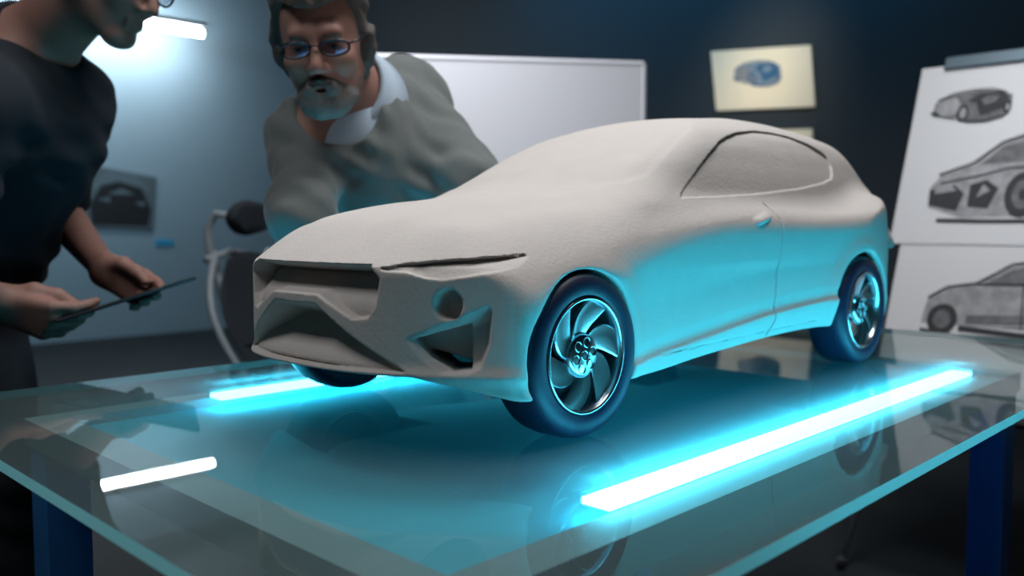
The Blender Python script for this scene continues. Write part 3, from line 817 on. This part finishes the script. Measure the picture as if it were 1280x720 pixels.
def make_mesh(name, f, pts, pad, h, m, parent):
    P = np.array([[p[0], p[1], p[2]] for p in pts]); lo = P.min(0) - pad; hi = P.max(0) + pad
    o0 = np.array(parent.location)
    me = mesh_field(name, f, lo, hi, h, newton=2, B=8)
    V = np.empty(len(me.vertices) * 3, np.float32); me.vertices.foreach_get('co', V)
    V = (V.reshape(-1, 3) - o0).astype(np.float32); me.vertices.foreach_set('co', V.ravel()); me.update()
    return link_mesh(name, me, m, parent)
def folds(amp, fr, seed=0.0):
    def g(x, y, z):
        a = np.sin(fr * (x * 1.1 + z * 1.7) + 2.2 * np.sin(fr * .4 * (y - z) + seed)) * np.sin(fr * .55 * (y + .6 * x - .3 * z) + seed * 2 + 1.5 * np.sin(fr * .3 * x))
        return amp * a
    return g
m_skin = mat('skin', (0.29, 0.155, 0.125), 0.65, bump=.08, bscale=250)
m_skin.node_tree.nodes['Principled BSDF'].inputs['Subsurface Weight'].default_value = 0.08
m_skin.node_tree.nodes['Principled BSDF'].inputs['Subsurface Radius'].default_value = (.01, .004, .002)
m_sweater = mat('grey_green_knit', (0.135, 0.155, 0.155), 0.9, bump=.35, bscale=260, sheen=.2)
m_shirt = mat('pale_blue_shirt', (0.50, 0.62, 0.75), 0.8)
m_hair = mat('greying_brown_hair', (0.075, 0.065, 0.06), 0.7, bump=.8, bscale=120, var=.4, vscale=60)
m_beard = mat('grey_beard', (0.15, 0.145, 0.14), 0.8, bump=.9, bscale=260, var=.35, vscale=120)
m_stache = mat('dark_moustache', (0.05, 0.045, 0.045), 0.8, bump=.9, bscale=260)
m_pants = mat('charcoal_trousers', (0.012, 0.015, 0.022), 0.85)
m_navy = mat('navy_cotton', (0.006, 0.012, 0.020), 0.9, bump=.2, bscale=200)
m_shoe = mat('black_leather', (0.01, 0.01, 0.012), 0.4)
m_gframe = mat('dark_glasses_frame', (0.01, 0.012, 0.018), 0.3)
m_lens = bpy.data.materials.new('spectacle_lens'); m_lens.use_nodes = True
_nt = m_lens.node_tree; _nt.nodes.remove(_nt.nodes['Principled BSDF'])
_a = _nt.nodes.new('ShaderNodeBsdfTransparent'); _b = _nt.nodes.new('ShaderNodeBsdfGlossy'); _b.inputs['Roughness'].default_value = .05
_c = _nt.nodes.new('ShaderNodeMixShader'); _c.inputs[0].default_value = .5; _b.inputs[0].default_value = (.10, .34, .85, 1)
_nt.links.new(_a.outputs[0], _c.inputs[1]); _nt.links.new(_b.outputs[0], _c.inputs[2]); _nt.links.new(_c.outputs[0], _nt.nodes['Material Output'].inputs[0])
m_eye = mat('dark_iris', (0.02, 0.015, 0.012), 0.2)

def glasses(L, parent, w=.026, hh=.0155):
    o0 = Vector(parent.location)
    bm = bmesh.new()
    for q in (-1, 1):
        ring = [L(q * .033 + w * math.cos(a) * 1.0, .098 - .012 * abs(math.cos(a) * .5 + q * .5 * 0) , -.001 + hh * math.copysign(abs(math.sin(a))**.8, math.sin(a))) - o0 for a in [2 * math.pi * k / 28 for k in range(29)]]
        tube(bm, ring, .0021, 8, cap=False)
        tube(bm, [L(q * .057, .094, .004) - o0, L(q * .073, .080, .006) - o0, L(q * .081, .0, .004) - o0, L(q * .082, -.018, -.006) - o0], .0017, 8)
    tube(bm, [L(-.010, .098, .003) - o0, L(0, .101, .006) - o0, L(.010, .098, .003) - o0], .0016, 8)
    g = obj('glasses', bm, m_gframe, parent, True)
    for q in (-1, 1):
        bm = bmesh.new()
        n = 28; c = L(q * .033, .098 - .004, -.001) - o0
        A = [bm.verts.new(L(q * .033 + w * math.cos(a), .098 - .006 * abs(math.cos(a)), -.001 + hh * math.copysign(abs(math.sin(a))**.8, math.sin(a))) - o0) for a in [2 * math.pi * k / n for k in range(n)]]
        cv = bm.verts.new(L(q * .033, .0995, -.001) - o0)
        for k in range(n): bm.faces.new((cv, A[k], A[(k + 1) % n]))
        obj('lens', bm, m_lens, g, True)
    return g
def eyes(L, parent):
    o0 = Vector(parent.location)
    for q in (-1, 1):
        bm = bmesh.new(); bmesh.ops.create_uvsphere(bm, u_segments=12, v_segments=8, radius=.0055)
        e = obj('iris', bm, m_eye, parent, True); e.location = L(q * .031, .0788, -.001) - o0
def legs(B, hip, feet, r0=.095, r1=.055):
    for h_, kn, an, toe in feet:
        B.cap(h_, kn, r0, .062, .03); B.cap(kn, an, .060, .038, .02); B.cap(an, toe, .036, .026, .02)

# ---- the bearded man behind the table
O = at(407, 53, 1.52)
fdir = (-_fh * .94 + _rt * .05 + Vector((0, 0, -.36)))
r, f, u = frame(fdir, Vector((0, 0, 1)) - _rt * .08)
hip = at(540, 420, 2.20); hip.z = .93
man = thing('person', 'bearded man in glasses and grey sweater leaning over the table behind the clay car', 'person', (hip.x, hip.y, 0))
neck = at(446, 128, 1.66); chest = at(462, 205, 1.72); belly = at(500, 300, 1.85)
Rs = at(386, 176, 1.63); Ls = at(506, 126, 1.80); Re = at(378, 268, 1.53); Le = at(588, 230, 1.68)
Rw = Vector((.90, 1.325, TOP + .036)); Lw = Vector((1.17, 1.35, TOP + .036))
B = Blob()
L = head_blob(B, O, r, f, u, neck, .95)
head_only = len(B.p)
B.cap(neck, chest, .07, .12, .05); B.cap(chest, belly, .125, .13, .05); B.cap(belly, hip, .13, .14, .05)
B.cap(neck, Rs, .05, .055, .05); B.cap(neck, Ls, .05, .055, .05); B.cap(chest, Rs, .09, .06, .05); B.cap(chest, Ls, .09, .06, .05)
B.cap(Rs, Re, .052, .042, .03); B.cap(Ls, Le, .052, .042, .03)
flat = {'dorsal': Vector((0, 0, 1)), 'pts': [(.020, .018, -.004), (.045, .045, -.010), (.058, .072, -.016), (.066, .096, -.020)]}
tb = Vector((0, -1, 0))
hand(B, Rw, Vector((-.25, -1, 0)), Vector((1, 0, 0)), .98, (.10, .12, .08), flat, .3, (Re, .040))
hand(B, Lw, Vector((.1, -1, 0)), Vector((-1, 0, 0)), .98, (.10, .12, .08), flat, .3, (Le, .040))
feet = []
for s_, dx in ((-1, -.13), (1, .13)):
    h_ = hip + _rt * dx * .7; an = Vector((hip.x, hip.y, .09)) + _rt * dx * 1.3 + _fh * .04
    kn = (h_ + an) * .5 - _fh * .04; toe = an - _fh * .15 - Vector((0, 0, .05)); feet.append((h_, kn, an, toe))
legs(B, hip, feet)
allp = [O + u * .15, O - u * .15, O - f * .12, O + f * .14, hip, Rw + Vector((-.05, -.2, -.03)), Lw + Vector((0, -.2, 0)), Re, Le, Rs, Ls] + [p for q in feet for p in q]
make_mesh('body', B, allp, .13, .006, m_skin, man)
# sweater
S = Blob()
S.cap(neck - Vector((0, 0, .03)), chest, .085, .145, .05); S.cap(chest, belly, .150, .155, .05); S.cap(belly, hip, .155, .165, .05)
S.cap(neck - Vector((0, 0, .035)), Rs, .058, .062, .05); S.cap(neck - Vector((0, 0, .035)), Ls, .058, .068, .05); S.cap(chest, Rs, .10, .064, .05); S.cap(chest, Ls, .10, .078, .05)
S.cap(Rs, Re, .062, .054, .03); S.cap(Ls, Le, .075, .062, .03)
Rc = Re + (Rw - Re) * .90; Lc = Le + (Lw - Le) * .90
S.cap(Re, Rc, .058, .038, .03); S.cap(Le, Lc, .060, .040, .03)
wr = folds(.0038, 46, .7)
nv = Vector(f) * .6 + Vector((0, 0, 1)); nv.normalize()
ncol = at(424, 138, 1.555)
def sweater(x, y, z):
    d = S(x, y, z) + wr(x, y, z) + .5 * wr(y * 1.7, z * 1.6, x * 1.8)
    dn = np.sqrt(((x - ncol.x))**2 + ((y - ncol.y))**2 + ((z - ncol.z - .015))**2) - .078      # neck opening
    return smax(np.maximum(d, hip.z - .06 - z), -dn, .006)
make_mesh('sweater', sweater, [neck, hip, Re, Le, Rc, Lc, Rs, Ls], .19, .007, m_sweater, man)
def shirt(x, y, z):
    d = S(x, y, z) + .010
    ball = np.sqrt((x - ncol.x)**2 + (y - ncol.y)**2 + (z - ncol.z)**2) - .13
    ax_ = V3(L(0, -.030, -.055)) - V3(neck); ax_ /= np.linalg.norm(ax_); q = np.stack([x, y, z], 1) - V3(neck)
    rad = np.linalg.norm(q - np.outer(q @ ax_, ax_), axis=1)
    return smax(smax(d, ball, .004), .056 - rad, .004)
make_mesh('shirt', shirt, [ncol, neck], .16, .006, m_shirt, man)
# shirt collar: two leaves round the neck
bm = bmesh.new()
o0 = Vector(man.location)
ax = (L(0, -.03, -.055) - neck).normalized(); cc0 = neck + ax * .047
e1 = (f - ax * f.dot(ax)).normalized(); e2 = ax.cross(e1)
for sgn in (-1, 1):
    n = 16; prev = None; G = []
    for k in range(n + 1):
        a = sgn * (math.pi * (1 - k / n * .93))
        rad = .070 + .004 * math.cos(a); dirv = e1 * math.cos(a) * 1.05 + e2 * math.sin(a)
        drop = .020 + .050 * (k / n)**2; top = .026 - .034 * (k / n)**1.5
        row = [cc0 + dirv * rad + ax * (top - .03), cc0 + dirv * (rad + .002) + ax * top, cc0 + dirv * (rad + .012) + ax * (top - .004), cc0 + dirv * (rad + .022 + .012 * (k / n)) + ax * (top - .03 - drop)]
        G.append([bm.verts.new(p - o0) for p in row])
    for A_, B_ in zip(G, G[1:]):
        for j in range(3): bm.faces.new((A_[j], B_[j], B_[j + 1], A_[j + 1]))
col_ = obj('shirt_collar', bm, m_shirt, man, True); md = col_.modifiers.new('s', 'SOLIDIFY'); md.thickness = .003
# trousers
T_ = Blob()
T_.cap(hip + Vector((0, 0, .05)), hip, .158, .165, .04)
for h_, kn, an, toe in feet:
    T_.cap(h_, kn, .115, .078, .04); T_.cap(kn, an + Vector((0, 0, .02)), .078, .062, .03)
make_mesh('trousers', lambda x, y, z: np.maximum(T_(x, y, z) + folds(.004, 30, 2)(x, y, z), .07 - z), [hip + Vector((0, 0, .1))] + [p for q in feet for p in q], .19, .012, m_pants, man)
def shoes(parent, feet):
    o0 = Vector(parent.location)
    for h_, kn, an, toe in feet:
        S_ = Blob(); h0 = Vector((an.x, an.y, .045)); t0 = Vector((toe.x, toe.y, .038)); d = (t0 - h0).normalized()
        S_.cap(h0 - d * .03, t0 + d * .03, .046, .038, .02)
        make_mesh('shoe', lambda x, y, z: smax(S_(x, y, z), .002 - z, .004), [h0, t0], .1, .006, m_shoe, parent)
shoes(man, feet)
# hair, beard, moustache: shells over the head
HB = Blob(); head_blob(HB, O, r, f, u, neck, .95)
o3, r3, f3, u3 = V3(O), V3(r), V3(f), V3(u)
def loc(x, y, z):
    P = np.stack([x, y, z], 1) - o3
    return P @ r3, P @ f3, P @ u3
strand = lambda X, Y, Z: .0022 * np.sin(X * 210 + 40 * Y + 3 * np.sin(Z * 60)) + .003 * np.sin(X * 70 + Z * 50 + 2)
def hair(x, y, z):
    X, Y, Z = loc(x, y, z)
    d = HB(x, y, z) - .006 - .018 * sstep(.0, .11, Z) - strand(X, Y, Z)
    line = Z - .066 + .006 * np.cos(X * 50)             # hairline over the forehead
    side = (.020 - Y) + .25 * (Z - .05)                                 # in front of the ears: short sideboards
    reg = np.maximum(np.minimum(-line, Y - .015 - .35 * np.maximum(Z, 0)), -.075 - Z + .9 * np.maximum(Y + .01, 0) * 1.6)
    return smax(d, reg, .006)
make_mesh('hair', hair, [O + u * .14, O - u * .09, O - f * .13, O + f * .1, O + r * .09, O - r * .09], .03, .004, m_hair, man)
def beard(x, y, z):
    X, Y, Z = loc(x, y, z)
    reg = np.maximum(Z + .050 + .9 * np.maximum(np.abs(X) - .022, 0), .018 - Y)
    d = HB(x, y, z) - (.008 + .002 * sstep(-.07, -.11, Z) + .4 * strand(X, Z, Y)) * sstep(.001, -.014, reg)
    mouth = np.hypot(X / 2.4, Z + .0675) - .0035
    return smax(smax(smax(d, reg, .005), -mouth, .003), -.135 - Z, .004)
make_mesh('beard', beard, [O - u * .13, O - u * .03, O + f * .12, O, O + r * .08, O - r * .08], .02, .0035, m_beard, man)
def stache(x, y, z):
    X, Y, Z = loc(x, y, z)
    reg = np.hypot(X / 2.8, Z + .054 + .22 * np.abs(X)) - .0105
    d = HB(x, y, z) - .009 * sstep(.0, -.006, reg) - .3 * strand(X, Z, Y)
    return np.maximum(smax(d, reg, .002), .05 - Y)
make_mesh('moustache', stache, [O - u * .09, O - u * .03, O + f * .12, O + f * .05, O + r * .05, O - r * .05], .01, .003, m_stache, man)
glasses(L, man, .0255, .013); eyes(L, man)

# ---- the man with the tablet at the left edge
fdir = (_rt * .93 - _fh * .20 + Vector((0, 0, -.50)))
r, f, u = frame(fdir, (0, 0, 1))
tip = at(201, 22, 1.60)
O = tip - f * .113 + u * .033
hip = at(-122, 380, 1.78); hip.z = .96
man2 = thing('person', 'man in navy polo shirt at the left edge holding a dark tablet in both hands', 'person', (hip.x, hip.y, 0))
neck = at(40, 72, 1.70); chest = at(25, 165, 1.70); belly = at(-45, 290, 1.75)
Ls = at(88, 128, 1.78); Le = at(72, 262, 1.93); Rs = at(-20, 130, 1.52); Re = at(-90, 330, 1.45)
Lw = at(126, 336, 1.77); Rw = at(-4, 381, 1.57)
tabC = at(158, 374, 1.68); tA = at(66, 399, 1.64); tB = at(241, 345, 1.74)
ax1 = (tB - tA).normalized(); ray_ = (tabC - cam.location).normalized(); ax2 = (ray_ - ax1 * ray_.dot(ax1)).normalized(); axn = ax1.cross(ax2).normalized()
if axn.z < 0: axn = -axn
B = Blob()
L = head_blob(B, O, r, f, u, neck, 1.02, .060)
B.cap(neck, chest, .07, .12, .05); B.cap(chest, belly, .125, .13, .05); B.cap(belly, hip, .13, .14, .05)
B.cap(neck, Rs, .05, .055, .05); B.cap(neck, Ls, .05, .055, .05); B.cap(chest, Rs, .09, .06, .05); B.cap(chest, Ls, .09, .06, .05)
B.cap(Rs, Re, .052, .042, .03); B.cap(Ls, Le, .052, .044, .03)
grip = {'pts': [(.018, .014, -.006), (.034, .046, -.018), (.034, .082, -.026), (.026, .108, -.030)]}
upT = (axn * .95)
hand(B, Rw, _rt * .93 - Vector((0, 0, .30)), Vector((0, 0, 1)) - _fh * .35, 1.08, None, dict(grip, dorsal=-_fh), .1, (Re, .046), curls=[(.45, .5, .3), (.6, .7, .4), (.7, .8, .5), (.8, .8, .5)])
hand(B, Lw, _rt * .86 - Vector((0, 0, .42)) - _fh * .1, Vector((0, 0, 1)) + _rt * .3, 1.0, None, dict(grip, dorsal=_fh), .1, (Le, .048), curls=[(.35, .4, .3), (.4, .5, .4), (.5, .6, .4), (.5, .6, .4)])
feet = []
for dx in (-.10, .12):
    h_ = hip + _rt * dx * .9; an = Vector((hip.x, hip.y, .09)) + _rt * (dx * 1.1 + .03) + _fh * dx * .5
    kn = (h_ + an) * .5 + _rt * .03; toe = an + _rt * .15 - Vector((0, 0, .05)); feet.append((h_, kn, an, toe))
legs(B, hip, feet)
allp = [O + u * .15, O - u * .15, O - f * .12, O + f * .14, hip, Re, Le, Rs, Ls, Rw + ax1 * .2, Lw + ax1 * .2, Lw - axn * .1] + [p for q in feet for p in q]
make_mesh('body', B, allp, .13, .005, m_skin, man2)
S = Blob()
nk = neck - Vector((0, 0, .03))
S.cap(nk, chest, .085, .145, .05); S.cap(chest, belly, .150, .155, .05); S.cap(belly, hip, .155, .165, .05)
S.cap(nk, Rs, .066, .076, .05); S.cap(nk, Ls, .066, .076, .05); S.cap(chest, Rs, .11, .078, .05); S.cap(chest, Ls, .11, .080, .05)
Lx = Ls + (Le - Ls) * .86; Rx = Rs + (Re - Rs) * .80
S.cap(Ls, Lx, .076, .062, .03); S.cap(Rs, Rx, .076, .064, .03)
aL = V3((Le - Ls).normalized()); pL = V3(Lx)
nc2 = neck + (L(0, -.03, -.055) - neck) * .45
wr2 = folds(.005, 34, 1.9)
def polo(x, y, z):
    d = S(x, y, z) + wr2(x, y, z)
    dn = np.sqrt((x - nc2.x)**2 + (y - nc2.y)**2 + (z - nc2.z)**2) - .078
    P = np.stack([x, y, z], 1)
    cut = (P - pL) @ aL - .030
    near = np.linalg.norm(P - V3(Le), axis=1) < .16
    d = np.where(near, smax(d, cut, .006), d)
    return smax(np.maximum(d, hip.z - .08 - z), -dn, .006)
make_mesh('polo_shirt', polo, [neck, hip, Lx, Rx, Rs, Ls], .19, .008, m_navy, man2)
bm = bmesh.new(); o0 = Vector(man2.location)
ax = (L(0, -.03, -.055) - neck).normalized(); cc0 = neck + ax * .030; e1 = (f - ax * f.dot(ax)).normalized(); e2 = ax.cross(e1)
G = []
for k in range(41):
    a = math.pi * (-.93 + 1.86 * k / 40) + math.pi; c_ = math.cos(a); dirv = e1 * c_ + e2 * math.sin(a); fr = max(0, c_)
    row = [cc0 + dirv * .074 - ax * .03, cc0 + dirv * .077 + ax * (.022 - .018 * fr), cc0 + dirv * .088 + ax * (.018 - .020 * fr), cc0 + dirv * (.104 + .01 * fr) - ax * (.022 + .03 * fr)]
    G.append([bm.verts.new(p - o0) for p in row])
for A_, B_ in zip(G, G[1:]):
    for j in range(3): bm.faces.new((A_[j], B_[j], B_[j + 1], A_[j + 1]))
c2 = obj('collar', bm, m_navy, man2, True); md = c2.modifiers.new('s', 'SOLIDIFY'); md.thickness = .003
T_ = Blob(); T_.cap(hip + Vector((0, 0, .05)), hip, .158, .165, .04)
for h_, kn, an, toe in feet:
    T_.cap(h_, kn, .115, .080, .04); T_.cap(kn, an + Vector((0, 0, .02)), .080, .064, .03)
make_mesh('trousers', lambda x, y, z: np.maximum(T_(x, y, z) + folds(.004, 30, 4)(x, y, z), .07 - z), [hip + Vector((0, 0, .1))] + [p for q in feet for p in q], .19, .012, m_pants, man2)
shoes(man2, feet)
HB2 = Blob(); head_blob(HB2, O, r, f, u, neck, 1.02, .060)
o3, r3, f3, u3 = V3(O), V3(r), V3(f), V3(u)
make_mesh('hair', lambda x, y, z: (lambda X, Y, Z: smax(HB2(x, y, z) - .012 - .006 * sstep(.03, .12, Z) - strand(X, Y, Z), np.maximum(np.minimum(.07 - Z, Y - .01 - .35 * np.maximum(Z, 0)), -.07 - Z + 1.5 * np.maximum(Y + .01, 0)), .006))(*[(np.stack([x, y, z], 1) - o3) @ q for q in (r3, f3, u3)]),
          [O + u * .14, O - u * .09, O - f * .13, O + f * .1, O + r * .09, O - r * .09], .03, .004, m_hair, man2)
glasses(L, man2); eyes(L, man2)
# tablet, a thing of its own
m_tab = mat('dark_tablet', (0.012, 0.016, 0.022), 0.35); m_scr = mat('tablet_screen', (0.01, 0.014, 0.02), 0.08)
tab = thing('tablet', 'thin dark tablet held level in both hands of the man at the left', 'tablet', tabC)
tab.rotation_euler = Matrix((ax1, axn.cross(ax1), axn)).transposed().to_euler()
bm = bmesh.new(); box(bm, -.125, .125, -.087, .087, -.0035, .0035); obj('case', bm, m_tab, tab, bevel=.003, seg=3)
bm = bmesh.new(); box(bm, -.117, .117, -.080, .080, .0034, .0040); obj('screen', bm, m_scr, tab)
